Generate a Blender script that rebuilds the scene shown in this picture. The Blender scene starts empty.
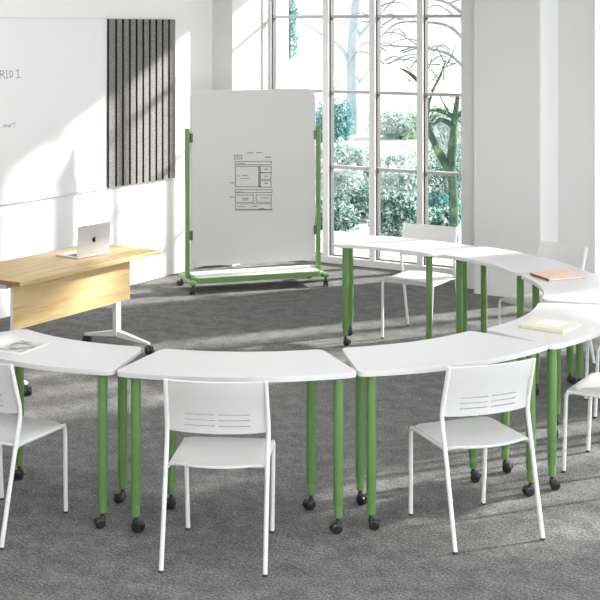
import bpy, bmesh, math, random
import numpy as np
from mathutils import Vector, Matrix
random.seed(7)
scene = bpy.context.scene
COL = scene.collection
PI = math.pi
R = math.radians
PHI = R(31.6)                       # the room is turned against the line of sight
CP, SP = math.cos(PHI), math.sin(PHI)

def room(xp, yp, z=0.0):            # room axes (along window wall, along left wall) -> world
    return Vector((CP*xp + SP*yp, -SP*xp + CP*yp, z))

# ------------------------------------------------------------------ materials
def new_mat(name):
    m = bpy.data.materials.new(name); m.use_nodes = True
    nt = m.node_tree
    return m, nt, nt.nodes['Principled BSDF']

def plain(name, col, rough=0.5, metal=0.0, spec=0.5, noise=0.0, nscale=40.0, bump=0.0, bscale=300.0):
    m, nt, b = new_mat(name)
    b.inputs['Base Color'].default_value = (*col, 1)
    b.inputs['Roughness'].default_value = rough
    b.inputs['Metallic'].default_value = metal
    b.inputs['Specular IOR Level'].default_value = spec
    tc = nt.nodes.new('ShaderNodeTexCoord')
    if noise > 0:
        n = nt.nodes.new('ShaderNodeTexNoise'); n.inputs['Scale'].default_value = nscale
        n.inputs['Detail'].default_value = 4
        mx = nt.nodes.new('ShaderNodeMix'); mx.data_type = 'RGBA'
        mx.inputs[6].default_value = (*[c*(1-noise) for c in col], 1)
        mx.inputs[7].default_value = (*[min(1, c*(1+noise)) for c in col], 1)
        nt.links.new(tc.outputs['Object'], n.inputs['Vector'])
        nt.links.new(n.outputs['Fac'], mx.inputs[0])
        nt.links.new(mx.outputs[2], b.inputs['Base Color'])
    if bump > 0:
        n2 = nt.nodes.new('ShaderNodeTexNoise'); n2.inputs['Scale'].default_value = bscale
        bp = nt.nodes.new('ShaderNodeBump'); bp.inputs['Strength'].default_value = bump
        bp.inputs['Distance'].default_value = 0.002
        nt.links.new(tc.outputs['Object'], n2.inputs['Vector'])
        nt.links.new(n2.outputs['Fac'], bp.inputs['Height'])
        nt.links.new(bp.outputs['Normal'], b.inputs['Normal'])
    return m

def ramp_mat(name, stops, scale, rough=0.9, vec_scale=(1, 1, 1), detail=6, coord='Object', bump=0.0, rot=(0, 0, 0), spec=0.2, rough_noise=0.6):
    m, nt, b = new_mat(name)
    b.inputs['Roughness'].default_value = rough
    b.inputs['Specular IOR Level'].default_value = spec
    tc = nt.nodes.new('ShaderNodeTexCoord'); mp = nt.nodes.new('ShaderNodeMapping')
    mp.inputs['Scale'].default_value = vec_scale; mp.inputs['Rotation'].default_value = rot
    n = nt.nodes.new('ShaderNodeTexNoise'); n.inputs['Scale'].default_value = scale
    n.inputs['Detail'].default_value = detail; n.inputs['Roughness'].default_value = rough_noise
    cr = nt.nodes.new('ShaderNodeValToRGB')
    els = cr.color_ramp.elements
    while len(els) < len(stops): els.new(0.5)
    for e, (p, c) in zip(els, stops): e.position = p; e.color = (*c, 1)
    nt.links.new(tc.outputs[coord], mp.inputs['Vector']); nt.links.new(mp.outputs['Vector'], n.inputs['Vector'])
    nt.links.new(n.outputs['Fac'], cr.inputs['Fac']); nt.links.new(cr.outputs['Color'], b.inputs['Base Color'])
    if bump:
        bp = nt.nodes.new('ShaderNodeBump'); bp.inputs['Strength'].default_value = bump
        bp.inputs['Distance'].default_value = 0.004
        nt.links.new(n.outputs['Fac'], bp.inputs['Height']); nt.links.new(bp.outputs['Normal'], b.inputs['Normal'])
    return m

M = {}
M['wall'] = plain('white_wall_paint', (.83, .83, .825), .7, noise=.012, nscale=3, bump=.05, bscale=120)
M['bracket'] = plain('dark_grey_green_hinge', (.10, .13, .09), .5, noise=.05)
M['reveal'] = plain('sunlit_tone_wall_paint', (.90, .90, .895), .6, noise=.01, nscale=3)  # wall paint made whiter, sunlight put into the colour
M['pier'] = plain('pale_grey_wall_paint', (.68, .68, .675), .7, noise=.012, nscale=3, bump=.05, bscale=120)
M['ceil'] = plain('ceiling_paint', (.84, .84, .83), .8, noise=.01)
M['frame'] = plain('white_window_frame', (.74, .74, .745), .4, noise=.01)
M['frame_grey'] = plain('grey_glazing_bar', (.46, .46, .47), .45, noise=.02)
M['gasket'] = plain('dark_window_gasket', (.06, .06, .065), .6, noise=.1)
M['laminate'] = plain('white_laminate', (.64, .64, .645), .32, spec=.4, noise=.01, nscale=6)
M['edge'] = plain('white_edge_band', (.66, .66, .67), .4, noise=.01)
M['green'] = plain('green_powder_coat', (.138, .262, .085), .42, spec=.4, noise=.03, nscale=8)
M['green_low'] = plain('green_lower_tube', (.142, .268, .087), .38, spec=.4, noise=.03, nscale=8)
M['black'] = plain('black_caster_plastic', (.014, .014, .015), .35, noise=.2)
M['steel'] = plain('dark_steel_stem', (.05, .05, .052), .35, .8, noise=.1)
M['white_metal'] = plain('white_powder_coated_steel', (.74, .74, .74), .35, spec=.45, noise=.01)
M['white_plastic'] = plain('white_chair_plastic', (.63, .63, .63), .38, spec=.45, noise=.01, bump=.03, bscale=700)
M['glide'] = plain('dark_foot_glide', (.03, .03, .03), .6, noise=.1)
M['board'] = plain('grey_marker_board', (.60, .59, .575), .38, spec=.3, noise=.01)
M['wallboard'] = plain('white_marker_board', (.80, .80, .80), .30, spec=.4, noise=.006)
M['ink'] = plain('dark_marker_ink', (.045, .045, .05), .6, noise=.25, nscale=60)
M['ink_pale'] = plain('worn_marker_ink', (.22, .22, .23), .6, noise=.3, nscale=80)
M['alu'] = plain('brushed_aluminium', (.62, .62, .63), .32, .55, noise=.02)
M['screen'] = plain('dark_laptop_glass', (.01, .01, .012), .1, noise=.1)
M['keys'] = plain('dark_keyboard', (.03, .03, .035), .5, noise=.2)
M['logo'] = plain('dark_logo', (.012, .012, .014), .25, noise=.1)
M['panel_edge'] = plain('pale_panel_edge', (.72, .71, .71), .5, noise=.02)
M['cream'] = plain('cream_cloth_cover', (.70, .69, .57), .7, noise=.03, nscale=60, bump=.15, bscale=900)
M['cream_spine'] = plain('cream_spine_tape', (.66, .64, .49), .7, noise=.04)
M['paper'] = plain('paper_pages', (.84, .83, .80), .8, noise=.03, nscale=120)
M['label'] = plain('white_paper_label', (.88, .88, .90), .7, noise=.01)
M['peach'] = ramp_mat('peach_mottled_cover', [(.3, (.74, .46, .31)), (.55, (.78, .56, .42)), (.8, (.80, .66, .54))], 14, .6)
M['tan'] = plain('dusty_tan_cover', (.55, .44, .38), .7, noise=.06)
M['dark_band'] = plain('dark_red_brown_band', (.16, .06, .04), .6, noise=.1)
M['picture'] = ramp_mat('printed_grey_photo', [(.30, (.10, .10, .09)), (.45, (.36, .34, .30)), (.56, (.62, .62, .60)), (.7, (.74, .73, .71))], 16, .5, detail=3)
M['picture_pale'] = ramp_mat('printed_pale_photo', [(.3, (.62, .62, .62)), (.7, (.78, .78, .78))], 9, .5, detail=3)
M['terrace'] = plain('pale_snowy_ground', (.66, .68, .68), .9, noise=.03, nscale=3)

def carpet():
    m, nt, b = new_mat('grey_loop_carpet')
    b.inputs['Roughness'].default_value = 1; b.inputs['Specular IOR Level'].default_value = .05
    tc = nt.nodes.new('ShaderNodeTexCoord')
    n1 = nt.nodes.new('ShaderNodeTexNoise'); n1.inputs['Scale'].default_value = 95; n1.inputs['Detail'].default_value = 3; n1.inputs['Roughness'].default_value = .7
    n2 = nt.nodes.new('ShaderNodeTexNoise'); n2.inputs['Scale'].default_value = 9; n2.inputs['Detail'].default_value = 3
    mp = nt.nodes.new('ShaderNodeMapping'); mp.inputs['Scale'].default_value = (.35, 2.2, 1)
    n3 = nt.nodes.new('ShaderNodeTexNoise'); n3.inputs['Scale'].default_value = 60; n3.inputs['Detail'].default_value = 3
    for n in (n1, n2): nt.links.new(tc.outputs['Object'], n.inputs['Vector'])
    nt.links.new(tc.outputs['Object'], mp.inputs['Vector']); nt.links.new(mp.outputs['Vector'], n3.inputs['Vector'])
    a = nt.nodes.new('ShaderNodeMath'); a.operation = 'MULTIPLY_ADD'; a.inputs[1].default_value = .60
    nt.links.new(n1.outputs['Fac'], a.inputs[0])
    a2 = nt.nodes.new('ShaderNodeMath'); a2.operation = 'MULTIPLY'; a2.inputs[1].default_value = .22
    nt.links.new(n3.outputs['Fac'], a2.inputs[0]); nt.links.new(a2.outputs[0], a.inputs[2])
    a3 = nt.nodes.new('ShaderNodeMath'); a3.operation = 'MULTIPLY_ADD'; a3.inputs[1].default_value = .18
    nt.links.new(n2.outputs['Fac'], a3.inputs[0]); nt.links.new(a.outputs[0], a3.inputs[2])
    cr = nt.nodes.new('ShaderNodeValToRGB')
    e = cr.color_ramp.elements
    e[0].position = .36; e[0].color = (.05, .052, .053, 1)
    e[1].position = .66; e[1].color = (.36, .355, .345, 1)
    k = e.new(.5); k.color = (.155, .156, .155, 1)
    nt.links.new(a3.outputs[0], cr.inputs['Fac']); nt.links.new(cr.outputs['Color'], b.inputs['Base Color'])
    bp = nt.nodes.new('ShaderNodeBump'); bp.inputs['Strength'].default_value = .5; bp.inputs['Distance'].default_value = .004
    nt.links.new(n1.outputs['Fac'], bp.inputs['Height']); nt.links.new(bp.outputs['Normal'], b.inputs['Normal'])
    return m
M['carpet'] = carpet()

def wood(name, rot=0.0):
    m, nt, b = new_mat(name)
    b.inputs['Roughness'].default_value = .45; b.inputs['Specular IOR Level'].default_value = .35
    tc = nt.nodes.new('ShaderNodeTexCoord'); mp = nt.nodes.new('ShaderNodeMapping')
    mp.inputs['Scale'].default_value = (.8, 9, 9)
    n = nt.nodes.new('ShaderNodeTexNoise'); n.inputs['Scale'].default_value = 2.2; n.inputs['Detail'].default_value = 6; n.inputs['Distortion'].default_value = .8
    mp2 = nt.nodes.new('ShaderNodeMapping'); mp2.inputs['Scale'].default_value = (3, 90, 90)
    n2 = nt.nodes.new('ShaderNodeTexNoise'); n2.inputs['Scale'].default_value = 2; n2.inputs['Detail'].default_value = 3
    nt.links.new(tc.outputs['Object'], mp.inputs['Vector']); nt.links.new(mp.outputs['Vector'], n.inputs['Vector'])
    nt.links.new(tc.outputs['Object'], mp2.inputs['Vector']); nt.links.new(mp2.outputs['Vector'], n2.inputs['Vector'])
    a = nt.nodes.new('ShaderNodeMath'); a.operation = 'MULTIPLY_ADD'; a.inputs[1].default_value = .3
    a2 = nt.nodes.new('ShaderNodeMath'); a2.operation = 'MULTIPLY'; a2.inputs[1].default_value = .7
    nt.links.new(n.outputs['Fac'], a2.inputs[0]); nt.links.new(n2.outputs['Fac'], a.inputs[0]); nt.links.new(a2.outputs[0], a.inputs[2])
    cr = nt.nodes.new('ShaderNodeValToRGB'); e = cr.color_ramp.elements
    e[0].position = .32; e[0].color = (.40, .265, .118, 1)
    e[1].position = .62; e[1].color = (.61, .455, .245, 1)
    k = e.new(.46); k.color = (.54, .38, .185, 1)
    nt.links.new(a.outputs[0], cr.inputs['Fac']); nt.links.new(cr.outputs['Color'], b.inputs['Base Color'])
    return m
M['oak'] = wood('light_oak_laminate')
M['oak_edge'] = ramp_mat('brown_oak_edge', [(.3, (.22, .13, .06)), (.7, (.33, .21, .10))], 30, .5)

def felt():
    m, nt, b = new_mat('grey_felt')
    b.inputs['Roughness'].default_value = 1; b.inputs['Specular IOR Level'].default_value = .05
    tc = nt.nodes.new('ShaderNodeTexCoord')
    n1 = nt.nodes.new('ShaderNodeTexNoise'); n1.inputs['Scale'].default_value = 55; n1.inputs['Detail'].default_value = 6; n1.inputs['Roughness'].default_value = .75
    mp = nt.nodes.new('ShaderNodeMapping'); mp.inputs['Scale'].default_value = (1, 1, 2.5)
    nt.links.new(tc.outputs['Object'], mp.inputs['Vector']); nt.links.new(mp.outputs['Vector'], n1.inputs['Vector'])
    cr = nt.nodes.new('ShaderNodeValToRGB'); e = cr.color_ramp.elements
    e[0].position = .32; e[0].color = (.085, .085, .083, 1); e[1].position = .66; e[1].color = (.34, .33, .32, 1)
    nt.links.new(n1.outputs['Fac'], cr.inputs['Fac']); nt.links.new(cr.outputs['Color'], b.inputs['Base Color'])
    return m
M['felt'] = felt()
M['felt_dark'] = plain('dark_felt_groove', (.02, .02, .02), 1, noise=.2)

def glass():
    m = bpy.data.materials.new('dimming_window_glass'); m.use_nodes = True
    nt = m.node_tree; nt.nodes.clear()
    o = nt.nodes.new('ShaderNodeOutputMaterial'); mx = nt.nodes.new('ShaderNodeMixShader')
    t = nt.nodes.new('ShaderNodeBsdfTransparent'); t.inputs['Color'].default_value = (.60, .60, .60, 1)  # grey tint added to dim the sky and garden behind the panes
    g = nt.nodes.new('ShaderNodeBsdfGlossy'); g.inputs['Roughness'].default_value = .02
    fr = nt.nodes.new('ShaderNodeFresnel'); fr.inputs['IOR'].default_value = 1.25
    nt.links.new(fr.outputs[0], mx.inputs[0]); nt.links.new(t.outputs[0], mx.inputs[1]); nt.links.new(g.outputs[0], mx.inputs[2])
    nt.links.new(mx.outputs[0], o.inputs['Surface'])
    return m
M['glass'] = glass()

def leafmat(name, stops, scale, trans=.35):
    m, nt, b = new_mat(name)
    b.inputs['Roughness'].default_value = .6; b.inputs['Specular IOR Level'].default_value = .2
    tc = nt.nodes.new('ShaderNodeTexCoord')
    n = nt.nodes.new('ShaderNodeTexNoise'); n.inputs['Scale'].default_value = scale; n.inputs['Detail'].default_value = 2; n.inputs['Roughness'].default_value = .8
    cr = nt.nodes.new('ShaderNodeValToRGB'); els = cr.color_ramp.elements
    while len(els) < len(stops): els.new(.5)
    for e, (p, c) in zip(els, stops): e.position = p; e.color = (*c, 1)
    nt.links.new(tc.outputs['Object'], n.inputs['Vector']); nt.links.new(n.outputs['Fac'], cr.inputs['Fac'])
    nt.links.new(cr.outputs['Color'], b.inputs['Base Color'])
    tr = nt.nodes.new('ShaderNodeBsdfTranslucent'); mx = nt.nodes.new('ShaderNodeMixShader'); mx.inputs[0].default_value = trans
    nt.links.new(cr.outputs['Color'], tr.inputs['Color'])
    out = nt.nodes['Material Output']
    nt.links.new(b.outputs[0], mx.inputs[1]); nt.links.new(tr.outputs[0], mx.inputs[2]); nt.links.new(mx.outputs[0], out.inputs['Surface'])
    return m
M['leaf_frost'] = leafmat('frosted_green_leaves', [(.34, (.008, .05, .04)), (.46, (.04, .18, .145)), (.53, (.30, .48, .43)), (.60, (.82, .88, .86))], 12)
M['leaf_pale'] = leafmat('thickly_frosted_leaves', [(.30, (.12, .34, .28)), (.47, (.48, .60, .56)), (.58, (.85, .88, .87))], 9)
M['leaf_teal'] = leafmat('blue_green_needles', [(.3, (.05, .20, .20)), (.5, (.16, .38, .38)), (.7, (.55, .72, .71))], 5)
M['leaf_moss'] = leafmat('moss_green_leaves', [(.3, (.10, .22, .10)), (.5, (.30, .46, .22)), (.7, (.62, .72, .48))], 8)
M['bark_dark'] = ramp_mat('mossy_dark_bark', [(.34, (.012, .03, .028)), (.52, (.05, .10, .075)), (.72, (.22, .32, .14))], 6, .9, bump=.6)
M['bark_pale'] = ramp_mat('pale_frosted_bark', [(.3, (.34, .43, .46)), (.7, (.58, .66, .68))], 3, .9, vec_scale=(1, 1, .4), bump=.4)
M['bark_mid'] = ramp_mat('grey_brown_bark', [(.3, (.14, .14, .13)), (.7, (.42, .42, .40))], 8, .9)
M['render'] = plain('pale_house_render', (.86, .87, .88), .8, noise=.02)
M['roof'] = plain('frosted_roof', (.74, .77, .79), .8, noise=.05)

# ------------------------------------------------------------------ mesh helpers
class MB:
    def __init__(s): s.bm = bmesh.new()
    def box(s, x0, x1, y0, y1, z0, z1, mi=0):
        v = [s.bm.verts.new((x, y, z)) for z in (z0, z1) for x, y in ((x0, y0), (x1, y0), (x1, y1), (x0, y1))]
        for f in ((3, 2, 1, 0), (4, 5, 6, 7), (0, 1, 5, 4), (1, 2, 6, 5), (2, 3, 7, 6), (3, 0, 4, 7)):
            s.bm.faces.new([v[i] for i in f]).material_index = mi
        return s
    def prism(s, pts, z0, z1, mi=0, mi_side=None):
        lo = [s.bm.verts.new((x, y, z0)) for x, y in pts]; hi = [s.bm.verts.new((x, y, z1)) for x, y in pts]
        s.bm.faces.new(lo[::-1]).material_index = mi; s.bm.faces.new(hi).material_index = mi
        n = len(pts)
        for i in range(n):
            f = s.bm.faces.new((lo[i], lo[(i+1) % n], hi[(i+1) % n], hi[i])); f.material_index = mi if mi_side is None else mi_side
        return s
    def tube(s, pts, r, seg=12, sx=1.0, mi=0, smooth=True, caps=True):
        pts = [Vector(p) for p in pts]; rs = r if isinstance(r, (list, tuple)) else [r]*len(pts)
        rings = []; prev = None
        for i, p in enumerate(pts):
            a = pts[max(i-1, 0)]; b = pts[min(i+1, len(pts)-1)]
            t = (b-a).normalized()
            if prev is None:
                ref = Vector((1, 0, 0)) if abs(t.x) < .9 else Vector((0, 1, 0))
                u = (ref - t*ref.dot(t)).normalized()
            else:
                u = (prev - t*prev.dot(t)).normalized()
            prev = u; w = t.cross(u)
            rings.append([s.bm.verts.new(p + (u*math.cos(k*2*PI/seg)*sx + w*math.sin(k*2*PI/seg))*rs[i]) for k in range(seg)])
        for a, b in zip(rings, rings[1:]):
            for k in range(seg):
                f = s.bm.faces.new((a[k], a[(k+1) % seg], b[(k+1) % seg], b[k])); f.smooth = smooth; f.material_index = mi
        if caps:
            for f in (s.bm.faces.new(rings[0][::-1]), s.bm.faces.new(rings[-1])):
                f.material_index = mi
                for e in f.edges: e.smooth = False
        return s
    def sphere(s, c, r, sc=(1, 1, 1), useg=14, vseg=9, mi=0):
        mat = Matrix.Translation(c) @ Matrix.Diagonal((r*sc[0], r*sc[1], r*sc[2], 1))
        g = bmesh.ops.create_uvsphere(s.bm, u_segments=useg, v_segments=vseg, radius=1, matrix=mat)
        for v in g['verts']:
            for f in v.link_faces: f.smooth = True; f.material_index = mi
        return s
    def stroke(s, pts, w, y=0.0, t=.0008):      # pen stroke in the XZ plane, standing a hair in front of y
        for (x0, z0), (x1, z1) in zip(pts, pts[1:]):
            d = Vector((x1-x0, z1-z0)); L = d.length
            if L < 1e-6: continue
            d /= L; n = Vector((-d.y, d.x))*w/2; e = d*w*.3
            q = [(x0-e.x+n.x, z0-e.y+n.y), (x1+e.x+n.x, z1+e.y+n.y), (x1+e.x-n.x, z1+e.y-n.y), (x0-e.x-n.x, z0-e.y-n.y)]
            lo = [s.bm.verts.new((a, y-t, b)) for a, b in q]; hi = [s.bm.verts.new((a, y+t, b)) for a, b in q]
            s.bm.faces.new(lo); s.bm.faces.new(hi[::-1])
            for i in range(4): s.bm.faces.new((lo[i], lo[(i+1) % 4], hi[(i+1) % 4], hi[i]))
        return s
    def xform(s, m): bmesh.ops.transform(s.bm, matrix=m, verts=s.bm.verts); return s
    def build(s, name, mats, parent=None, bevel=0.0, bseg=2, loc=None, rz=0.0, smooth_angle=None):
        bmesh.ops.recalc_face_normals(s.bm, faces=s.bm.faces)
        me = bpy.data.meshes.new(name); s.bm.to_mesh(me); s.bm.free()
        for m in (mats if isinstance(mats, (list, tuple)) else [mats]): me.materials.append(m)
        o = bpy.data.objects.new(name, me); COL.objects.link(o)
        if parent is not None: o.parent = parent
        if loc is not None: o.location = loc
        o.rotation_euler.z = rz
        if bevel:
            md = o.modifiers.new('bevel', 'BEVEL'); md.width = bevel; md.segments = bseg; md.limit_method = 'ANGLE'; md.angle_limit = R(40)
        return o

def pydata(name, verts, faces, mat, parent=None, smooth=False):
    me = bpy.data.meshes.new(name); me.from_pydata(verts, [], faces); me.update()
    if smooth:
        for p in me.polygons: p.use_smooth = True
    me.materials.append(mat)
    o = bpy.data.objects.new(name, me); COL.objects.link(o)
    if parent is not None: o.parent = parent
    return o

def tag(o, label, cat, group=None):
    o['label'] = label; o['category'] = cat
    if group: o['group'] = group
    return o
def thing(name, label, cat, loc=(0, 0, 0), rz=0.0, group=None):
    o = bpy.data.objects.new(name, None); COL.objects.link(o)
    o.empty_display_size = .1
    o.location = loc; o.rotation_euler.z = rz
    return tag(o, label, cat, group)
def struct(o): o['kind'] = 'structure'; return o
def copy_tree(o, parent=None):
    c = o.copy(); COL.objects.link(c)
    if parent is not None: c.parent = parent
    for ch in list(o.children): copy_tree(ch, c)
    return c

def arc_pts(p, q, sag, n):          # points from p to q bulging by sag towards -y
    (x0, y0), (x1, y1) = p, q; out = []
    c = math.hypot(x1-x0, y1-y0); rad = (c*c/4 + sag*sag)/(2*sag)
    a = math.asin(c/2/rad)
    for i in range(n+1):
        t = -a + 2*a*i/n
        fx = .5 + math.sin(t)*rad/c; dy = (math.cos(t) - math.cos(a))*rad
        out.append((x0 + (x1-x0)*fx, y0 + (y1-y0)*fx - dy))
    return out
def round_corners(sides, r, n=7):   # sides: list of open polylines, end to end
    out = []
    def trim(pl, r):
        pl = list(pl); rem = r
        while len(pl) > 2 and math.dist(pl[0], pl[1]) < rem: rem -= math.dist(pl[0], pl[1]); pl.pop(0)
        d = math.dist(pl[0], pl[1]); t = min(rem/d, .9); pl[0] = (pl[0][0]+(pl[1][0]-pl[0][0])*t, pl[0][1]+(pl[1][1]-pl[0][1])*t)
        return pl
    cs = [s[0] for s in sides]; ts = []
    for s in sides: s = trim(s, r); s = trim(s[::-1], r)[::-1]; ts.append(s)
    k = len(sides)
    for i, s in enumerate(ts):
        out += s
        a = s[-1]; b = ts[(i+1) % k][0]; c = cs[(i+1) % k]
        for j in range(1, n):
            t = j/n
            out.append(((1-t)**2*a[0]+2*t*(1-t)*c[0]+t*t*b[0], (1-t)**2*a[1]+2*t*(1-t)*c[1]+t*t*b[1]))
    return out
def rrect(x0, x1, y0, y1, r, n=6):
    return round_corners([[(x0, y0), (x1, y0)], [(x1, y0), (x1, y1)], [(x1, y1), (x0, y1)], [(x0, y1), (x0, y0)]], r, n)

# ------------------------------------------------------------------ room shell (built in room axes, turned by -PHI)
LW = -7.376                 # left wall
FACE, WALL, GLZ = 10.41, 10.80, 11.10
CEIL, HEAD = 3.05, 2.80
RT = 3.2; NEAR = -3.0
def shell(name, mb, mat, bevel=0): return struct(mb.build(name, mat, rz=-PHI, bevel=bevel))
shell('floor', MB().box(LW-.2, RT, NEAR, GLZ+.1, -.12, 0), M['carpet'])
shell('ceiling', MB().box(LW-.2, RT, NEAR, GLZ+.3, CEIL, CEIL+.2), M['ceil'])
shell('wall_left', MB().box(LW-.2, LW, NEAR, GLZ+.3, -.12, CEIL), M['wall'])
openings = [(-7.148, -4.98), (-3.787, -1.62), (-.43, 1.74)]
shell('wall_front', MB().box(LW-.2, RT, NEAR-.2, NEAR, -.12, CEIL), M['wall'])
w = MB(); prev = LW
w.box(LW, openings[0][0], FACE, GLZ+.3, -.12, CEIL)                        # corner column
for i, (a, b) in enumerate(openings):
    if i:
        p = openings[i-1][1]
        w.box(p, a, WALL, GLZ+.3, -.12, CEIL)
        w.box(p+.289, a-.32, FACE, WALL, -.12, CEIL)                       # projecting pier
        w.box(p+.095, p+.289, 10.57, WALL, -.12, CEIL)
    w.box(a, b, WALL, GLZ+.3, HEAD, CEIL)
w.box(openings[-1][1], RT, WALL, GLZ+.3, -.12, CEIL)
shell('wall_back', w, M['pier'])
shell('wall_pier_lit_side', MB().box(-4.107-.006, -4.107+.004, FACE+.002, WALL, 0, CEIL-.002), M['reveal'])  # thin skin that paints sunlight onto the pier's side
shell('wall_corner_lit_side', MB().box(openings[0][0]-.003, openings[0][0]+.006, FACE+.002, 10.905, 0, CEIL-.002), M['wall'])  # whiter skin over the column side, its sunlit look painted in

def window(n, a, b, muls):
    fr = MB()
    y0, y1 = GLZ-.045, GLZ+.045
    fr.box(a, b, GLZ-.075, GLZ+.1, 0, .065)                                # bottom rail
    fr.box(a, b, y0, y1, HEAD-.06, HEAD)
    fr.box(a, a+.022, y0, y1, .06, HEAD); fr.box(b-.03, b, y0, y1, .06, HEAD)
    for m in muls: fr.box(m-.031, m+.031, y0-.02, y1, .06, HEAD)
    t = shell('window_%d' % n, fr, M['frame'], .004)
    tr = MB()
    for z in (.908, 1.62, 2.33): tr.box(a+.02, b-.02, y0+.015, y1-.01, z-.014, z+.014)
    tr.build('glazing_bars', M['frame_grey'], t, bevel=.002)
    gk = MB()
    xs = [a+.022] + [x for m in muls for x in (m-.031, m+.031)] + [b-.03]
    for x0, x1 in zip(xs[0::2], xs[1::2]):
        gk.box(x0-.001, x0+.011, GLZ-.035, GLZ+.03, .06, HEAD-.06)
        gk.box(x0, x1, GLZ-.02, GLZ+.02, .060, .072)
    gk.build('gasket', M['gasket'], t)
    MB().box(a+.01, b-.01, GLZ+.004, GLZ+.010, .05, HEAD-.02).build('pane', M['glass'], t)
    return t
for i, (a, b) in enumerate(openings):
    if i == 0: muls = [-6.508, -6.006, -5.513]
    else: muls = [a+.55, a+1.05, a+1.55]
    window(i+1, a, b, muls)
# blind channel in the left reveal of the first window
ch = MB().box(-7.148, -7.128, 10.905, 10.965, 0, HEAD)
shell('trim_1', ch, M['frame_grey'])
shell('trim_2', MB().box(-3.787-.004, -3.787+.012, WALL-.006, WALL+.10, 0, HEAD), M['frame'])

# ------------------------------------------------------------------ ring tables
K = 1.015
WO, WI, DEP, SO, SI = .539, .374, .426, .0985, .060
ZT, TT = .718, .024
LEGS = [(-.448, .0386), (.448, .0386), (-.325, .332), (.325, .332)]
def caster(parent, ang, name='caster', r=.0235, z=0.066):
    m = MB()
    m.tube([(0, 0, z+.004), (0, 0, .042)], .0085, 10, mi=1)
    cx = .013
    for sgn in (-1, 1):
        m.tube([(cx, sgn*.004, r), (cx, sgn*.0195, r)], r, 18)
        m.tube([(cx, sgn*.0195, r), (cx, sgn*.0225, r)], [r*.9, r*.6], 18)
    m.sphere((cx*.8, 0, r+.003), .0232, (1.0, .85, 1.0))
    m.tube([(0, 0, .052), (0, 0, .038)], [.0115, .0150], 12)
    m.tube([(cx+.014, 0, r+.012), (cx+.028, 0, r+.010)], [.008, .005], 8)       # brake tab
    m.xform(Matrix.Rotation(ang, 4, 'Z'))
    return m.build(name, [M['black'], M['steel']], parent)
def make_table(name, label):
    t = thing(name, label, 'table', group='curved tables set in a ring')
    o = arc_pts((-WO, 0), (WO, 0), SO, 22); i = arc_pts((-WI, DEP), (WI, DEP), SI, 16)[::-1]
    out = round_corners([o, [(WO, 0), (WI, DEP)], i, [(-WI, DEP), (-WO, 0)]], .045)
    MB().prism(out, ZT-TT, ZT, 0, 1).build('tabletop', [M['laminate'], M['edge']], t, bevel=.003)
    for k, (x, y) in enumerate(LEGS):
        m = MB().tube([(0, 0, ZT-TT), (0, 0, ZT-TT-.012)], .034, 20)
        m.tube([(0, 0, ZT-TT-.01), (0, 0, .124), (0, 0, .121)], [.0222, .0222, .0205], 20)
        lg = m.build('leg', M['green'], t); lg.location = (x, y, 0)
        MB().tube([(0, 0, .126), (0, 0, .070), (0, 0, .066)], [.0188, .0188, .0165], 18).build('lower_tube', M['green_low'], lg)
        caster(lg, 0)
    return t
TABLES = [  # x, y, degrees, caster headings, label
 (-1.2645, 6.141, -31.4, (150, 200, 250, 165), 'white curved table at the left edge with the open magazine on it'),
 (-.2752, 5.852, -1.0, (-30, 200, 250, 225), 'white curved table in the middle of the front row, nothing on it'),
 (.7165, 6.103, 29.0, (0, 200, -40, -15), 'white curved table with one chair pulled up, left of the cream notebook table'),
 (1.458, 6.788, 59.1, (0, 40, -20, 10), 'white curved table at the right carrying the cream notebook'),
 (1.742, 7.780, 90.4, (200, 40, 170, 215), 'white curved table at the right edge carrying the peach book'),
 (1.486, 8.745, 118.8, (20, 200, 40, 190), 'white curved table before the grey pier, behind the peach book'),
 (.7567, 9.4483, 148.7, (20, 200, 40, -20), 'white curved table before the window, furthest back, at the open end of the ring'),
]
first = None
for x, y, dg, cas, lab in TABLES:
    t = make_table('curved_table', lab) if first is None else copy_tree(first)
    if first is None: first = t
    t['label'] = lab; t.location = (x*K, y*K, 0); t.rotation_euler.z = R(dg)
    lg = [c for c in t.children if c.name.startswith('leg')]
    lg.sort(key=lambda c: [(round(a, 3), round(b, 3)) for a, b in LEGS].index((round(c.location.x, 3), round(c.location.y, 3))))
    for l, a in zip(lg, cas):
        for c in l.children:
            if c.name.startswith('caster'): c.rotation_euler.z = R(a-dg)

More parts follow.
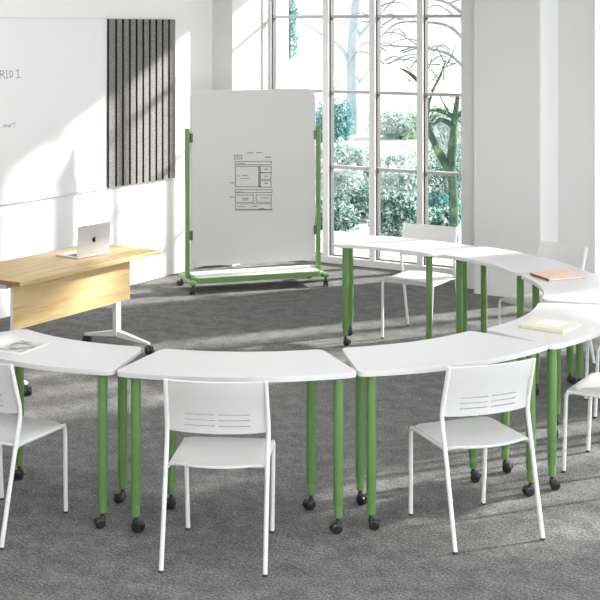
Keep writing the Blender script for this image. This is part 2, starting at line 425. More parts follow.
# ------------------------------------------------------------------ chairs
def smooth_path(pts, n=5, rad=.045):
    pts = [Vector(p) for p in pts]; out = [pts[0]]
    for a, b, c in zip(pts, pts[1:], pts[2:]):
        r = min(rad, (a-b).length*.45, (c-b).length*.45)
        p = b + (a-b).normalized()*r; q = b + (c-b).normalized()*r
        for j in range(n+1):
            t = j/n; out.append(p*(1-t)**2 + b*2*t*(1-t) + q*t*t)
    out.append(pts[-1]); return out
POST = [(.214, 0, .006), (.2125, .092, .40), (.2135, .130, .550), (.209, .067, .772)]
def make_chair(label):
    t = thing('stacking_chair', label, 'chair', group='white chairs around the tables')
    # seat shell
    nx, ny = 20, 18; V = []; F = []
    for j in range(ny+1):
        v = j/ny
        for i in range(nx+1):
            u = i/nx*2-1
            hw = .203 - .006*v
            y = .098 + v*.372
            y -= .058*(1-u*u)*(1-v)**2                                    # rear edge bowed back
            y -= .020*max(0, abs(u)-.75)**2*16*v**6                        # rounded front corners
            z = .428 - .010*(1-u*u)*math.sin(PI*min(1, v*1.05)) + .004*v
            z -= .022*max(0, (v-.86)/.14)**2
            z -= .010*max(0, abs(u)-.86)/.14
            V.append((u*hw, y, z))
    for j in range(ny):
        for i in range(nx):
            a = j*(nx+1)+i; F.append((a, a+1, a+nx+2, a+nx+1))
    s = pydata('seat', V, F, M['white_plastic'], t, True)
    md = s.modifiers.new('solid', 'SOLIDIFY'); md.thickness = .011; md.offset = -1
    md = s.modifiers.new('bevel', 'BEVEL'); md.width = .003; md.segments = 2; md.limit_method = 'ANGLE'; md.angle_limit = R(50)
    # backrest with six slots
    us = sorted(set([-1, -.96, -.9, -.8, -.72, .72, .8, .9, .96, 1, -.655, .655, -.035, .035] + [k*.1 for k in range(-6, 7) if k]))
    vs = [0, .03, .08, .128, .150, .19, .238, .260, .30, .348, .370, .43, .5, .58, .66, .74, .82, .9, .955, 1]
    slots = [(.128, .150), (.238, .260), (.348, .370)]
    def backpt(u, v):
        z = .548 + v*.224
        y = .130 + (.067-.130)*v
        y += .012*math.sin(PI*min(1, v*1.3))*.6
        y -= .030*(1-u*u)
        hw = .2145 - .005*v - .006
        z0 = 0.0
        if v < .14: z0 = -.004*(1-u*u)*(1-v/.14) + .006*max(0, (abs(u)-.9)/.1)**2*(1-v/.14)
        return (u*hw, y+.004, z+z0)
    V = [backpt(u, v) for v in vs for u in us]; n = len(us); F = []
    for j in range(len(vs)-1):
        for i in range(n-1):
            um = (us[i]+us[i+1])/2; vm = (vs[j]+vs[j+1])/2
            if any(a < vm < b for a, b in slots) and .035 < abs(um) < .655: continue
            a = j*n+i; F.append((a, a+1, a+n+1, a+n))
    b = pydata('backrest', V, F, M['white_plastic'], t, True)
    md = b.modifiers.new('solid', 'SOLIDIFY'); md.thickness = .013; md.offset = 0
    md = b.modifiers.new('split', 'EDGE_SPLIT'); md.split_angle = R(40)
    for sx in (-1, 1):
        pts = smooth_path([(sx*x, y, z) for x, y, z in POST], 6, .05)
        lg = MB().tube(pts, .0105, 14, sx=.95).sphere(pts[-1], .0105, (1, 1, .6)).build('rear_leg', M['white_metal'], t)
        MB().tube([(sx*.2142, -.0005, 0), (sx*.2142, .001, .010)], .0112, 12).build('foot_glide', M['glide'], lg)
        fp = smooth_path([(sx*.195, .30, .4075), (sx*.195, .463, .409), (sx*.188, .479, .006)], 7, .03)
        lg = MB().tube(fp[1:], .0100, 14).build('front_leg', M['white_metal'], t)
        MB().tube([(sx*.188, .4793, 0), (sx*.188, .479, .010)], .0107, 12).build('foot_glide', M['glide'], lg)
    fr = MB()
    for sx in (-1, 1):
        fr.tube([(sx*.2125, .088, .400), (sx*.198, .13, .4065), (sx*.195, .46, .4075)], .0085, 10)
    fr.tube([(-.20, .13, .4055), (.20, .13, .4055)], .008, 10); fr.tube([(-.195, .44, .404), (.195, .44, .404)], .008, 10)
    fr.build('seat_frame', M['white_metal'], t)
    return t
CHAIRS = [
 (-.355, 5.510, -5.4, 'white chair seen from behind at the bare middle front table, all four legs in view'),
 (.857, 5.803, 21.5, 'white chair with slotted back at the table left of the cream notebook, turned slightly left'),
 (-1.465, 5.875, -27.8, 'white chair cut off by the left edge, at the magazine table'),
 (.994, 10.006, 149.9, 'white chair facing the camera before the window, behind the furthest table'),
 (1.830, 6.696, 59.5, 'white chair cut off by the right edge, at the cream notebook table, seat corner showing'),
 (2.175, 7.871, 86.1, 'white chair at the right edge under the peach book table, only its legs showing'),
 (1.829, 9.123, 123.2, 'white chair before the grey wall, its back rising above the peach book'),
]
ch0 = None
for x, y, dg, lab in CHAIRS:
    c = make_chair(lab) if ch0 is None else copy_tree(ch0)
    if ch0 is None: ch0 = c
    c['label'] = lab; c.location = (x, y, 0); c.rotation_euler.z = R(dg)

# ------------------------------------------------------------------ teacher's desk: local x = along its front (away from near end), local y = towards the wall
ZD = .70; DT = .028; DL, DW = 1.385, .615
dk = thing('flip_top_desk', 'oak topped desk on white casters by the left wall, with the laptop on it', 'desk')
dk.location = (-.955, 9.288, 0); dk.rotation_euler.z = PI/2 - PHI - PI     # local -? see below
# local axes: +x points along the left wall towards the camera, +y points from the front edge to ... the room side is y=0
# world of local x: (-sin, -cos) ; local y: rotate +90 -> away from the wall, so the top lies at y<0
MB().box(0, DL, -DW, 0, ZD-DT, ZD).build('tabletop', M['oak'], dk, bevel=.003).data.materials.append(M['oak_edge'])
top = [o for o in dk.children if o.name.startswith('tabletop')][0]
for p in top.data.polygons:
    if abs(p.normal.x) > .9: p.material_index = 1
MB().box(.21, 1.335, -.125, -.102, .388, ZD-DT-.004).build('modesty_panel', [M['oak'], M['panel_edge']], dk)
pan = [o for o in dk.children if o.name.startswith('modesty_panel')][0]
for p in pan.data.polygons:
    if abs(p.normal.x) > .9 : p.material_index = 1
for x in (.10, 1.30):
    lg = MB()
    lg.box(-.028, .028, -.018, .018, .098, ZD-DT-.035)
    lg.box(-.03, .03, -.14, .14, ZD-DT-.04, ZD-DT-.001)
    lgo = lg.build('leg', M['white_metal'], dk, bevel=.008, bseg=3); lgo.location = (x, -DW/2, 0)
    for sg in (-1, 1):
        m = MB()
        q = [(-.022, 0, .090), (.022, 0, .090), (.022, 0, .136), (-.022, 0, .136)]
        e = [(-.014, sg*.285, .062), (.014, sg*.285, .062), (.014, sg*.285, .080), (-.014, sg*.285, .080)]
        a = [m.bm.verts.new(p) for p in q]; b = [m.bm.verts.new(p) for p in e]
        m.bm.faces.new(a); m.bm.faces.new(b)
        for i in range(4): m.bm.faces.new((a[i], a[(i+1) % 4], b[(i+1) % 4], b[i]))
        ft = m.build('foot', M['white_metal'], lgo, bevel=.006, bseg=3)
    for sg in (-1, 1):
        c = MB(); r = .029
        for s2 in (-1, 1):
            c.tube([(.018, s2*.005, r), (.018, s2*.024, r)], r, 20)
            c.tube([(.018, s2*.024, r), (.018, s2*.027, r)], [r*.85, r*.5], 20, mi=1)
        c.sphere((.012, 0, r+.008), .025, (1, .8, 1)); c.tube([(0, 0, .066), (0, 0, .04)], .012, 10)
        c.xform(Matrix.Rotation(R(60 if sg > 0 else 200), 4, 'Z'))
        co = c.build('caster', [M['black'], M['steel']], lgo); co.location = (0, sg*.275, 0)

# laptop: local x along hinge, local y away from keyboard
def apple(m, cx, cz, h, y):
    k = h/2; pts = []
    prof = [(0, .62), (.25, .70), (.50, .66), (.74, .48), (.58, .22), (.60, -.08), (.82, -.30), (.66, -.66), (.42, -.92), (.20, -.94), (0, -.86),
            (-.20, -.94), (-.42, -.92), (-.66, -.62), (-.80, -.25), (-.84, .10), (-.76, .42), (-.52, .66), (-.25, .70)]
    n = len(prof)
    for i in range(n):
        p0, p1, p2, p3 = prof[i-1], prof[i], prof[(i+1) % n], prof[(i+2) % n]
        for t in (0, .33, .66):
            f = lambda a, b, c, d: .5*(2*b+(c-a)*t+(2*a-5*b+4*c-d)*t*t+(3*b-a-3*c+d)*t**3)
            pts.append((cx+k*f(*(p[0] for p in (p0, p1, p2, p3))), cz+k*f(*(p[1] for p in (p0, p1, p2, p3)))))
    leaf = [(cx+k*(.02+.30*t+.10*s), cz+k*(.80+.40*t-.0*s)) for t, s in ((0, 0), (.3, 1.2), (.7, 1.0), (1, 0), (.6, -1.1), (.2, -.9))]
    for poly in (pts, leaf):
        lo = [m.bm.verts.new((a, y, b)) for a, b in poly]; hi = [m.bm.verts.new((a, y-.0012, b)) for a, b in poly]
        m.bm.faces.new(lo); m.bm.faces.new(hi)
        for i in range(len(poly)): m.bm.faces.new((lo[i], lo[(i+1) % len(poly)], hi[(i+1) % len(poly)], hi[i]))
lx = Vector((-1.291+1.469, 9.153-8.916)).normalized()
lp = thing('laptop', 'open silver laptop on the oak desk, its lid back to the camera', 'laptop', (-1.469, 8.916, ZD), math.atan2(lx.y, lx.x))
LWD, LDP = .298, .210
bs = MB().prism(rrect(0, LWD, 0, LDP, .012), .001, .011).build('base', M['alu'], lp, bevel=.002)
MB().box(.022, LWD-.022, .025, .118, .0108, .0120).build('keyboard', M['keys'], bs)
MB().box(.095, LWD-.095, .130, .200, .0108, .0114).build('trackpad', M['alu'], bs)
tilt = Matrix.Translation((0, .004, .010)) @ Matrix.Rotation(R(3), 4, 'X')
ld = MB().prism(rrect(0, LWD, 0, .205, .010), 0, .006)
ld.xform(tilt @ Matrix.Rotation(R(90), 4, 'X') @ Matrix.Translation((0, 0, -.004)))
ldo = ld.build('lid', M['alu'], lp, bevel=.0015)
sm = MB().box(.006, LWD-.006, .0041, .0050, .008, .198).xform(tilt).build('display', M['screen'], ldo)
ap = MB(); apple(ap, LWD/2, .103, .040, -.0020); ap.xform(tilt).build('logo', M['logo'], ldo)

# ------------------------------------------------------------------ things on the ring tables
nb = thing('notebook', 'cream hardcover notebook with a white label, on the right-hand table', 'notebook', (1.243*K, 6.716*K, ZT), R(-38))
nw, nh = .123, .104
MB().box(-nw+.004, nw-.003, -nh+.003, nh-.003, .003, .016).build('pages', M['paper'], nb)
cv = MB().box(-nw, nw, -nh, nh, .016, .0195).box(-nw, nw, -nh, nh, .0, .003).build('cover', M['cream'], nb, bevel=.001)
MB().box(-nw-.001, nw+.001, -nh-.002, -nh+.010, 0, .0203).build('spine', M['cream_spine'], nb, bevel=.003)
MB().box(-.062, .070, -.038, .072, .0195, .0199).build('label', M['label'], cv)

pb = thing('peach_book', 'peach covered book lying over a tan lower cover, on the table at the right edge', 'book', (1.532*K, 8.068*K, ZT), R(20))
MB().box(-.118, .125, -.112, .105, .0, .004).build('back_cover', M['tan'], pb, bevel=.001)
MB().box(-.112, .114, -.106, .100, .004, .013).build('pages', M['paper'], pb)
V = []; F = []
for j in range(9):
    for i in range(11):
        u, v = i/10, j/8
        V.append((-.122+.244*u, -.110+.216*v, .0150+.006*math.sin(u*PI*1.3)*math.sin(v*PI*.8+.4)+.003*u))
for j in range(8):
    for i in range(10): a = j*11+i; F.append((a, a+1, a+12, a+11))
fc = pydata('front_cover', V, F, M['peach'], pb, True)
md = fc.modifiers.new('solid', 'SOLIDIFY'); md.thickness = .003
MB().box(-.124, -.117, -.110, .105, .001, .015).build('spine', M['dark_band'], pb, bevel=.002)

mg = thing('magazine', 'open magazine with a grey photo on its page, on the left-hand table', 'magazine', (-1.268*K, 6.140*K, ZT), math.atan2(.228, .106))
# local x along the outer page edge, local y towards the spine
PH, PW = .252, .185
def page(z0f, y0, y1, zf):
    V = []; F = []; n = 12
    for i in range(n+1):
        t = i/n; y = y0+(y1-y0)*t; z = zf(t)
        for x in (0, PH): V.append((x, y, z))
    for i in range(n): a = 2*i; F.append((a, a+1, a+3, a+2))
    return V, F
V, F = page(0, 0, PW, lambda t: .004+.004*t*t)
pg = pydata('right_page', V, F, M['paper'], mg, True); md = pg.modifiers.new('s', 'SOLIDIFY'); md.thickness = .004; md.offset = -1
V, F = page(0, PW, PW*2, lambda t: .008+.020*math.sin(PI*min(1, t*1.5))*(1-t*.5))
pg2 = pydata('left_page', V, F, M['paper'], mg, True); md = pg2.modifiers.new('s', 'SOLIDIFY'); md.thickness = .004; md.offset = -1
V = [(x, y, .0045+.004*(y/PW)**2) for y in (.022, .05, .08, .11, .14, .160) for x in (.03, .225)]
F = [(2*i, 2*i+1, 2*i+3, 2*i+2) for i in range(5)]
pp = pydata('printed_photo', V, F, M['picture'], pg, False)

# ------------------------------------------------------------------ mobile whiteboard
UA = math.atan2(.314, .949)
mw = thing('mobile_whiteboard', 'grey mobile whiteboard on a green wheeled frame with a sketch on it', 'whiteboard', (-.399, 11.665, 0), UA)
HS = .588
BW = HS-.030
bd = MB().prism(rrect(-BW, BW, .195, 1.690, .090, 10), -.010, .010)
bd.xform(Matrix.Rotation(R(90), 4, 'X'))
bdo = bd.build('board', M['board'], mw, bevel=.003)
for s in (-1, 1):
    MB().box(s*HS-.019, s*HS+.019, -.019, .019, .075, 1.368).build('post', M['green'], mw, bevel=.006, bseg=3)
    ft = MB().box(s*HS-.026, s*HS+.026, -.225, .225, .072, .108).build('foot', M['green'], mw, bevel=.010, bseg=3)
    for y in (-.20, .20):
        c = MB(); r = .025
        for s2 in (-1, 1): c.tube([(.018, s2*.004, r), (.018, s2*.020, r)], r, 18)
        c.sphere((.012, 0, r+.008), .021, (1, .8, 1)); c.tube([(0, 0, .074), (0, 0, .04)], .010, 10)
        c.xform(Matrix.Rotation(R(200 if y > 0 else 250), 4, 'Z'))
        co = c.build('caster', [M['black']], ft); co.location = (s*HS, y, 0)
    for z in (.46, 1.29):
        MB().box(s*(HS-.034)-.010, s*(HS-.034)+.010, -.022, .016, z-.04, z+.04).build('bracket', M['bracket'], mw, bevel=.003)
MB().prism(rrect(-HS+.02, HS-.02, -.19, .15, .05), .080, .126, 0).build('tray', M['green'], mw, bevel=.004)
tr = [o for o in mw.children if o.name.startswith('tray')][0]
MB().prism(rrect(-HS+.045, HS-.045, -.165, .125, .035), .125, .1275).build('tray_liner', plain('white_tray_liner', (.78, .79, .76), .5, noise=.02), tr)
# the sketch (page layout wireframe); coordinates from the board's centre in photo-sized units
def sk(px, py):     # picture position -> board plane
    return ((px-253)/1352*11.66/.952, 2.232-(py-27)/1352*(11.63+ (px-253)*.0029))
S = MB(); Y = -.0112
def poly(pts, wd=.0042, close=False):
    p = [sk(*q) for q in pts]
    if close: p.append(p[0])
    S.stroke(p, wd, Y)
def rect(x0, y0, x1, y1, wd=.0042, j=.25):
    r = lambda: random.uniform(-j, j)
    a, b, c, d = (x0+r(), y0+r()), (x1+r(), y0+r()), (x1+r(), y1+r()), (x0+r(), y1+r())
    poly([a, (b[0]+.4, b[1])], wd); poly([(b[0], b[1]-.3), c], wd); poly([(c[0]+.5, c[1]), d], wd); poly([(d[0], d[1]+.3), a], wd)
def scrib(x0, x1, y, h=.8, n=8, wd=.0032):
    pts = []
    for i in range(n+1):
        pts.append((x0+(x1-x0)*i/n + random.uniform(-.15, .15), y + (h if i % 2 else -h)*random.uniform(.4, 1)))
    poly(pts, wd)
scrib(246, 252, 153.2, .7, 9); scrib(255, 261.5, 153.0, .7, 9)                 # heading
rect(233.4, 155.6, 240.6, 159.2); scrib(234.8, 239, 157.5, .5, 6)
scrib(264, 269.5, 156.8, .25, 4); poly([(263.6, 158), (269.8, 157.6)])
rect(234.4, 161.8, 270, 165); scrib(236, 244, 163.9, .35, 8)
rect(234.4, 167, 258.5, 187.3); poly([(257.2, 166.6), (257.6, 187.6)])
scrib(241, 246.5, 175.8, .5, 7); scrib(239.5, 248, 178.8, .5, 8)
poly([(236.5, 176.2), (238.5, 176.4)])
rect(259.4, 166.8, 269.8, 173); rect(259.4, 173.4, 269.8, 179.6); rect(259.4, 181.0, 269.8, 187.4)
for yy in (169.6, 176.6, 183.6): scrib(263.4, 266.2, yy, .7, 5)
rect(234.4, 190, 270.6, 193); scrib(235.5, 241.5, 192.4, .3, 5)
rect(234.6, 195.3, 252, 202.8); rect(254.8, 195.3, 270, 202.6)
scrib(241, 247.5, 198.6, .6, 8); scrib(241.5, 247, 200.3, .5, 8); scrib(260, 267.5, 198.4, .5, 9)
rect(234.6, 204.4, 270, 209.6); scrib(236.5, 245, 207.2, .5, 9); scrib(250, 257, 207, .5, 8); scrib(258, 263, 209.0, .5, 6)
poly([(234.6, 210.6), (271.5, 210.4)]); scrib(263, 271.5, 210.4, .4, 8)
for yy in (183.2, 197.4):
    scrib(230, 233, yy, .5, 5); poly([(229, yy), (234.4, yy+.1)])
S.build('sketch', M['ink'], bdo)

# ------------------------------------------------------------------ on the left wall (local x along the wall away from the camera, local y into the room = -normal side)
P0 = Vector((-1.32, 11.93, 0))
t0 = P0.x*SP + P0.y*CP                                                    # room y' of P0
def wallthing(name, label, cat, t):
    return thing(name, label, cat, room(LW, t0+t), PI/2-PHI)
# in this frame +x runs along the wall (deeper), -y points into the room
ac = wallthing('acoustic_panel', 'grey felt acoustic panel with vertical grooves on the left wall', 'acoustic panel', -.606)
AWD = .925
MB().box(0, AWD, -.012, 0, .875, 2.300).build('backing', M['felt_dark'], ac)
fs = MB(); n = 10; pw = AWD/n
for i in range(n): fs.box(i*pw+(0 if i == 0 else .013), (i+1)*pw-(0 if i == n-1 else .013), -.034, -.012, .875, 2.300)
fo = fs.build('felt_ribs', [M['felt'], M['felt_dark']], ac)
for p in fo.data.polygons:
    if abs(p.normal.x) > .5: p.material_index = 1
wb = wallthing('wall_whiteboard', 'large white marker board on the left wall beside the felt panel', 'whiteboard', -.606)
MB().box(-3.2, -.004, -.016, 0, .875, 2.302).build('board', M['wallboard'], wb, bevel=.002)
MB().box(-3.2, -.004, -.022, 0, .868, .878).build('edge_trim', M['edge'], wb)
MB().box(-3.2, -.004, -.020, 0, 2.298, 2.306).build('edge_trim', M['edge'], wb)
bo = [o for o in wb.children if o.name.startswith('board')][0]
def wx(px, py):                                                            # picture position -> wall plane (x from panel edge, z)
    r = (px-300)/1352; ox, oy = room(LW, t0-.606).xy
    t = (r*oy-ox)/(SP-r*CP); d = oy+CP*t
    return (t, 2.232-(py-27)*d/1352)
W = MB()
def wr(pts, wd=.006): W.stroke([wx(*p) for p in pts], wd, -.0168)
wr([(-9, 79), (-8.6, 71), (-4.6, 71.5), (-5, 75), (-8.6, 75.2)]); wr([(-7, 75.2), (-4.4, 79)])                       # earlier letters run out of frame
wr([(-3, 79), (-2.8, 71.2)])
wr([(-1.6, 78.4), (-1.4, 70.8), (1.8, 71.0), (2.2, 73.4), (-1.2, 74.6)]); wr([(.6, 74.6), (3.2, 78.2)])              # R
wr([(5.0, 70.8), (5.2, 78.0)]); wr([(4.2, 70.9), (6.2, 70.7)]); wr([(4.4, 78.1), (6.4, 77.9)])                       # I
wr([(8.2, 71.4), (10.6, 71.0), (11.0, 76.6), (8.4, 77.2), (8.2, 71.4)])                                            # O
wr([(14.6, 71.2), (16.4, 69.4), (16.6, 77.8)]); wr([(14.2, 78.0), (19.2, 77.4)])                                   # 1
W.build('marker_title', M['ink_pale'], bo)
W = MB()
wr([(1.4, 127.2), (2.0, 124.6), (3.4, 127.0), (4.4, 124.4), (5.2, 127.0)], .004)
wr([(6.2, 124.6), (6.6, 127.0), (8.0, 126.8), (8.2, 124.2)], .004); wr([(9.0, 127), (9.3, 124), (10.4, 123.8)], .004)
wr([(11.0, 123.6), (14.2, 122.8)], .004); wr([(12.4, 123.2), (12.6, 126.4)], .004)
W.build('marker_note', M['ink_pale'], bo)

# ------------------------------------------------------------------ garden behind the window
struct(MB().box(-40, 60, 11.42, 90, -.35, -.15).build('garden_ground', M['terrace'], rz=-PHI))
struct(MB().box(LW-1, RT+2, 11.40, 12.9, -.35, -.02).build('terrace', M['terrace'], rz=-PHI))

def leaves(name, mat, parent, blobs, n, size, seed, kind='leaf'):
    rng = np.random.default_rng(seed)
    tot = sum(b[6] if len(b) > 6 else b[3]*b[4]*b[5] for b in blobs)
    V = []; F = []
    for b in blobs:
        cx, cy, cz, rx, ry, rz = b[:6]
        k = int(n*(b[6] if len(b) > 6 else rx*ry*rz)/tot)
        d = rng.normal(size=(k, 3)); d /= np.linalg.norm(d, axis=1)[:, None]
        rad = rng.uniform(.55, 1.05, size=(k, 1))**.6
        p = np.array([cx, cy, cz]) + d*rad*np.array([rx, ry, rz])*(1+.12*np.sin(d[:, :1]*9+d[:, 2:]*7))
        a = rng.normal(size=(k, 3)); a /= np.linalg.norm(a, axis=1)[:, None]
        c = np.cross(a, rng.normal(size=(k, 3))); c /= np.linalg.norm(c, axis=1)[:, None]
        s = size*rng.uniform(.6, 1.3, size=(k, 1))
        q0 = p-a*s; q1 = p+c*s*.42+a*s*.1; q2 = p+a*s; q3 = p-c*s*.42+a*s*.1
        base = len(V)
        arr = np.stack([q0, q1, q2, q3], 1).reshape(-1, 3)
        V += arr.tolist(); F += [(base+4*i, base+4*i+1, base+4*i+2, base+4*i+3) for i in range(k)]
    return pydata(name, V, F, mat, parent)

def at(px, py, d):      # a point seen at that place at distance d
    return Vector(((px-300)/1352*d, d, 2.232-(py-27)/1352*d))
GZ = -.15
def bush(label, px, top, d, w, mat, n, size, seed, depth=None, cat='bush', name='frosted_bush', lumps=5):
    c = at(px, 0, d); zt = at(px, top, d).z; h = zt-GZ
    t = thing(name, label, cat, (c.x, d, GZ), group='frosted bushes in the garden' if cat == 'bush' and name == 'frosted_bush' else None)
    rng = random.Random(seed); bl = []
    dp = depth or w*.8
    for i in range(lumps):
        u = (i+.5)/lumps*2-1
        hh = h*rng.uniform(.78, 1.0)
        bl.append((u*w*.36, rng.uniform(-.3, .3)*dp*.5, hh*.52, w*.26, dp*.42, hh*.5))
    bl.append((0, 0, h*.42, w*.46, dp*.45, h*.43))
    leaves('foliage', mat, t, bl, n, size, seed)
    st = MB()
    for i in range(7):
        u = (i+.5)/7*2-1; st.tube([(u*w*.08, 0, 0), (u*w*.22, rng.uniform(-.1, .1), h*.4), (u*w*.36, rng.uniform(-.2, .2), h*.75)], [.02, .014, .005], 6)
    st.build('stems', M['bark_mid'], t)
    return t
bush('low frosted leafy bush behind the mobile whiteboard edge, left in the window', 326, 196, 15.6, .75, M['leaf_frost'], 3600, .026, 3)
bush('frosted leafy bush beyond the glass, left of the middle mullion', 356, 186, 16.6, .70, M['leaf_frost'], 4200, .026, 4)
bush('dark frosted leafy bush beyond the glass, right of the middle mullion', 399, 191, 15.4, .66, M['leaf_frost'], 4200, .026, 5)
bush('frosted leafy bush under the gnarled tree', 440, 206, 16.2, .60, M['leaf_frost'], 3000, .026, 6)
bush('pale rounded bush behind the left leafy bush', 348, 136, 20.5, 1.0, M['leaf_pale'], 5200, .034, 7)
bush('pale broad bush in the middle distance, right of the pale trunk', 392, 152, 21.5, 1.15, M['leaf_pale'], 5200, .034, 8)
bush('blue-green clipped hedge behind the gnarled trunk', 436, 194, 16.95, .6, M['leaf_teal'], 3400, .03, 9, name='clipped_hedge', cat='hedge')
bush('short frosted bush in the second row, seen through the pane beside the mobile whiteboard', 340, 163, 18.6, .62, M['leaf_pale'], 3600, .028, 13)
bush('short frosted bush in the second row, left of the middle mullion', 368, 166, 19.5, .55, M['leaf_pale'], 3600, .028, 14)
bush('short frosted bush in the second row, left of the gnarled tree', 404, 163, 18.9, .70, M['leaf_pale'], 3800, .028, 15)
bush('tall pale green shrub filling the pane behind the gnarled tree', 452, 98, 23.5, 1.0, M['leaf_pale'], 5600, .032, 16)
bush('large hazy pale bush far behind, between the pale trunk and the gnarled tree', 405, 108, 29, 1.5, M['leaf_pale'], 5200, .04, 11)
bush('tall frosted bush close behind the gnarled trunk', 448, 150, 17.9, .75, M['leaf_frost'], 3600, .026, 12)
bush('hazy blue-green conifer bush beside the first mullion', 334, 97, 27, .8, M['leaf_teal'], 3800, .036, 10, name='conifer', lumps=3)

def tree(name, label, base, segs, mat, leafspec=None):
    t = thing(name, label, 'tree', base)
    for part, lst in segs.items():
        m = MB()
        for pts, rs in lst:
            P = [Vector(p) - Vector(base) for p in pts]
            Q = []; RR = []
            for i in range(len(P)-1):       # Catmull-Rom smoothing with a little wander
                p0, p1, p2, p3 = P[max(i-1, 0)], P[i], P[i+1], P[min(i+2, len(P)-1)]
                for k in range(4):
                    s = k/4
                    Q.append(.5*(2*p1+(p2-p0)*s+(2*p0-5*p1+4*p2-p3)*s*s+(3*p1-p0-3*p2+p3)*s**3)); RR.append(rs[i]+(rs[i+1]-rs[i])*s)
            Q.append(P[-1]); RR.append(rs[-1])
            m.tube(Q, RR, 8)
        m.build(part, mat, t)
    if leafspec:
        bl = [tuple(Vector(c)-Vector(base)) + r for c, r in leafspec[0]]
        leaves('foliage', leafspec[1], t, bl, leafspec[2], leafspec[3], leafspec[4])
    return t
# gnarled mossy tree near the right of the window
D = 15.0
g = lambda px, py, dd=0: tuple(at(px, py, D+dd))
tw = []
rng = random.Random(21)
for i in range(46):
    sx, sy = rng.choice([(428, 118), (440, 122), (456, 118), (432, 82), (415, 74), (452, 100), (448, 72), (462, 120)])
    sx += rng.uniform(-10, 10); sy += rng.uniform(-9, 9)
    dx, dy = rng.uniform(-16, 16), rng.uniform(-26, 6); dd = rng.uniform(-.4, .4)
    tw.append(([g(sx, sy, dd), g(sx+dx*.5, sy+dy*.4, dd*1.2), g(sx+dx, sy+dy, dd*1.6)], [.008, .006, .003]))
tree('gnarled_tree', 'dark mossy gnarled tree with forked branches, beside the grey pier', g(453, 262), {
 'trunk': [([g(453, 262), g(454, 225), g(453, 190), g(451, 165), g(453, 140), g(455, 118), g(458, 95)], [.062, .05, .05, .05, .045, .036, .02]),
           ([g(452, 178), g(446, 165), g(437, 148), g(430, 132), g(427, 120), g(429, 104)], [.05, .046, .04, .036, .028, .014])],
 'branches': [([g(454, 128), g(447, 122), g(440, 120), g(434, 124), g(427, 122)], [.03, .028, .024, .018, .010]),
              ([g(455, 118), g(446, 113), g(437, 110), g(428, 110), g(420, 104)], [.028, .026, .022, .014, .008]),
              ([g(455, 120), g(462, 112), g(470, 108), g(480, 100)], [.026, .024, .018, .010]),
              ([g(429, 104), g(424, 90), g(413, 76), g(400, 68)], [.014, .022, .022, .008]),
              ([g(429, 104), g(433, 90), g(440, 76), g(446, 60)], [.014, .014, .012, .006])],
 'twigs': tw}, M['bark_dark'],
 ([(g(446, 72), (.09, .12, .07)), (g(404, 70), (.07, .1, .05)), (g(440, 112), (.12, .15, .07)), (g(458, 132), (.06, .1, .10)), (g(414, 116), (.10, .15, .16)), (g(412, 145), (.10, .2, .16))], M['leaf_moss'], 620, .016, 22))
# tall pale trunk, far
D = 30.0
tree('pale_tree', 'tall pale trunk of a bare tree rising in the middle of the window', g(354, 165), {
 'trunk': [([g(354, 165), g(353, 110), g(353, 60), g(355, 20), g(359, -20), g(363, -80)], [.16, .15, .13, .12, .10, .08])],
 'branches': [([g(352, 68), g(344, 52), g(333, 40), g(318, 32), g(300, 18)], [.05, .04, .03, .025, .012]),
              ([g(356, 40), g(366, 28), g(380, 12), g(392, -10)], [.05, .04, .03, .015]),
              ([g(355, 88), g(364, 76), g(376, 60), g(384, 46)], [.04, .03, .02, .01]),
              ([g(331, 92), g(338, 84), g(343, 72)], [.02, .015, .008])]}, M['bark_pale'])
D = 26.0
br = []
rng = random.Random(5)
for i in range(26):
    x = rng.uniform(372, 465); y = rng.uniform(-6, 66)
    a = rng.uniform(-.5, .5); L = rng.uniform(16, 46); s = rng.choice([-1, 1])
    br.append(([g(x, y), g(x+s*L*.4, y-L*.4*abs(a)-3), g(x+s*L*.75, y-L*.5*abs(a)), g(x+s*L, y-L*.3*a+5)], [.016, .012, .009, .004]))
tree('bare_tree', 'bare tree with fine arching twigs high in the right of the window', g(480, 190), {
 'trunk': [([g(480, 190), g(482, 100), g(478, 40), g(476, -60)], [.12, .11, .09, .06])],
 'branches': [([g(480, 60), g(452, 28), g(420, 22), g(396, 24), g(378, 40)], [.05, .03, .02, .016, .006]),
              ([g(478, 30), g(450, 4), g(410, -4), g(392, 2), g(378, 18)], [.05, .03, .02, .016, .006]),
              ([g(481, 90), g(452, 56), g(420, 48), g(396, 46), g(376, 45)], [.05, .03, .02, .016, .006])],
 'twigs': br}, M['bark_mid'])
D = 24.0
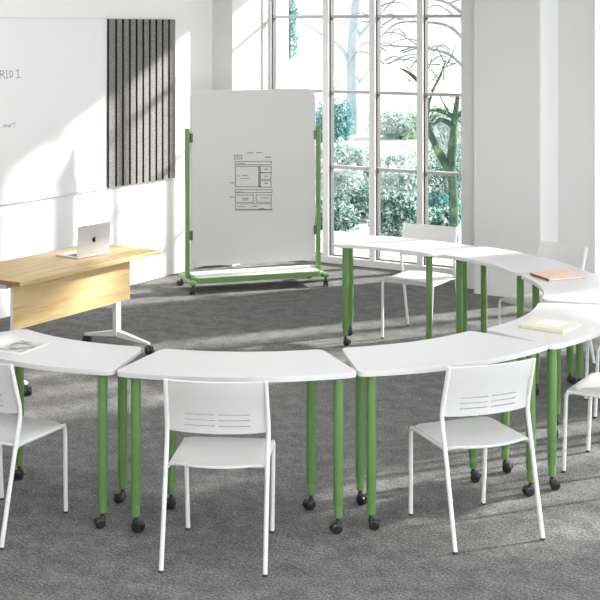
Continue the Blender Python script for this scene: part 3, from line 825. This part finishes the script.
# ivy clad post by the white house
t = thing('ivy_column', 'slim column of teal ivy at the far left of the window', 'ivy', tuple(at(289, 60, 24)))
b0 = at(289, 60, 24)
bl = [tuple(at(291+random.uniform(-2, 2), y, 24)-b0) + (.11, .11, .17) for y in range(-30, 52, 6)]
leaves('foliage', M['leaf_teal'], t, bl, 1500, .035, 31)
MB().tube([(0, 0, at(289, 60, 24).z*0), tuple(at(290, -40, 24)-b0)], .03, 8).build('stem', M['bark_mid'], t)
ho = thing('garden_shed', 'white garden shed with a sloping frosted roof behind the ivy', 'shed', (-.9, 38, GZ), R(-6))
m = MB(); m.prism([(-1.5, 0), (1.5, 0), (1.5, 1.05), (0, 2.2), (-1.5, 1.05)], 0, 3); m.xform(Matrix.Rotation(R(90), 4, 'X') @ Matrix.Translation((0, 0, -3)))
m.build('wall', M['render'], ho)
m = MB(); m.prism([(-1.8, .92), (0, 2.30), (1.8, .92), (1.8, .82), (0, 2.20), (-1.8, .82)], -.2, 3.2); m.xform(Matrix.Rotation(R(90), 4, 'X') @ Matrix.Translation((0, 0, -3)))
m.build('roof', M['roof'], ho)

# ------------------------------------------------------------------ light
SUN_AZ = Vector((CP*.546+SP*.839, -SP*.546+CP*.839))                        # towards the sun, on the ground
el = R(21.5)
sd = bpy.data.lights.new('sun', 'SUN'); sd.energy = 31.0; sd.angle = R(2.6); sd.color = (1, .965, .90)
so = bpy.data.objects.new('sun', sd); COL.objects.link(so)
vec = Vector((SUN_AZ.x*math.cos(el), SUN_AZ.y*math.cos(el), math.sin(el)))
so.rotation_euler = vec.to_track_quat('Z', 'Y').to_euler(); so.location = vec*40
for x in (-5.6, -3.0, -.4):  # unseen area lamps added below the ceiling as fill from above
    for y in (1.6, 4.4, 7.2):
        ad = bpy.data.lights.new('added_fill_light', 'AREA'); ad.shape = 'RECTANGLE'; ad.size = 1.2; ad.size_y = 1.2; ad.energy = 13
        ao = bpy.data.objects.new('added_fill_light', ad); COL.objects.link(ao)
        ao.location = room(x, y, CEIL-.02); ao.rotation_euler.z = -PHI
wd = bpy.data.worlds.new('sky'); scene.world = wd; wd.use_nodes = True
bg = wd.node_tree.nodes['Background']; bg.inputs['Color'].default_value = (.93, .965, 1, 1); bg.inputs['Strength'].default_value = 3.0

# ------------------------------------------------------------------ camera
cd = bpy.data.cameras.new('camera'); cam = bpy.data.objects.new('camera', cd); COL.objects.link(cam)
cam.location = (0, 0, 2.232); cam.rotation_euler = (PI/2, 0, 0)
cd.sensor_width = 36; cd.sensor_fit = 'HORIZONTAL'; cd.lens = 1351.9/600*36; cd.shift_y = -(300-26.97)/600
cd.clip_end = 300
scene.camera = cam
vs_ = scene.view_settings
vs_.view_transform = 'Standard'; vs_.look = 'None'; vs_.gamma = 1; vs_.use_curve_mapping = False; vs_.exposure = 0.33
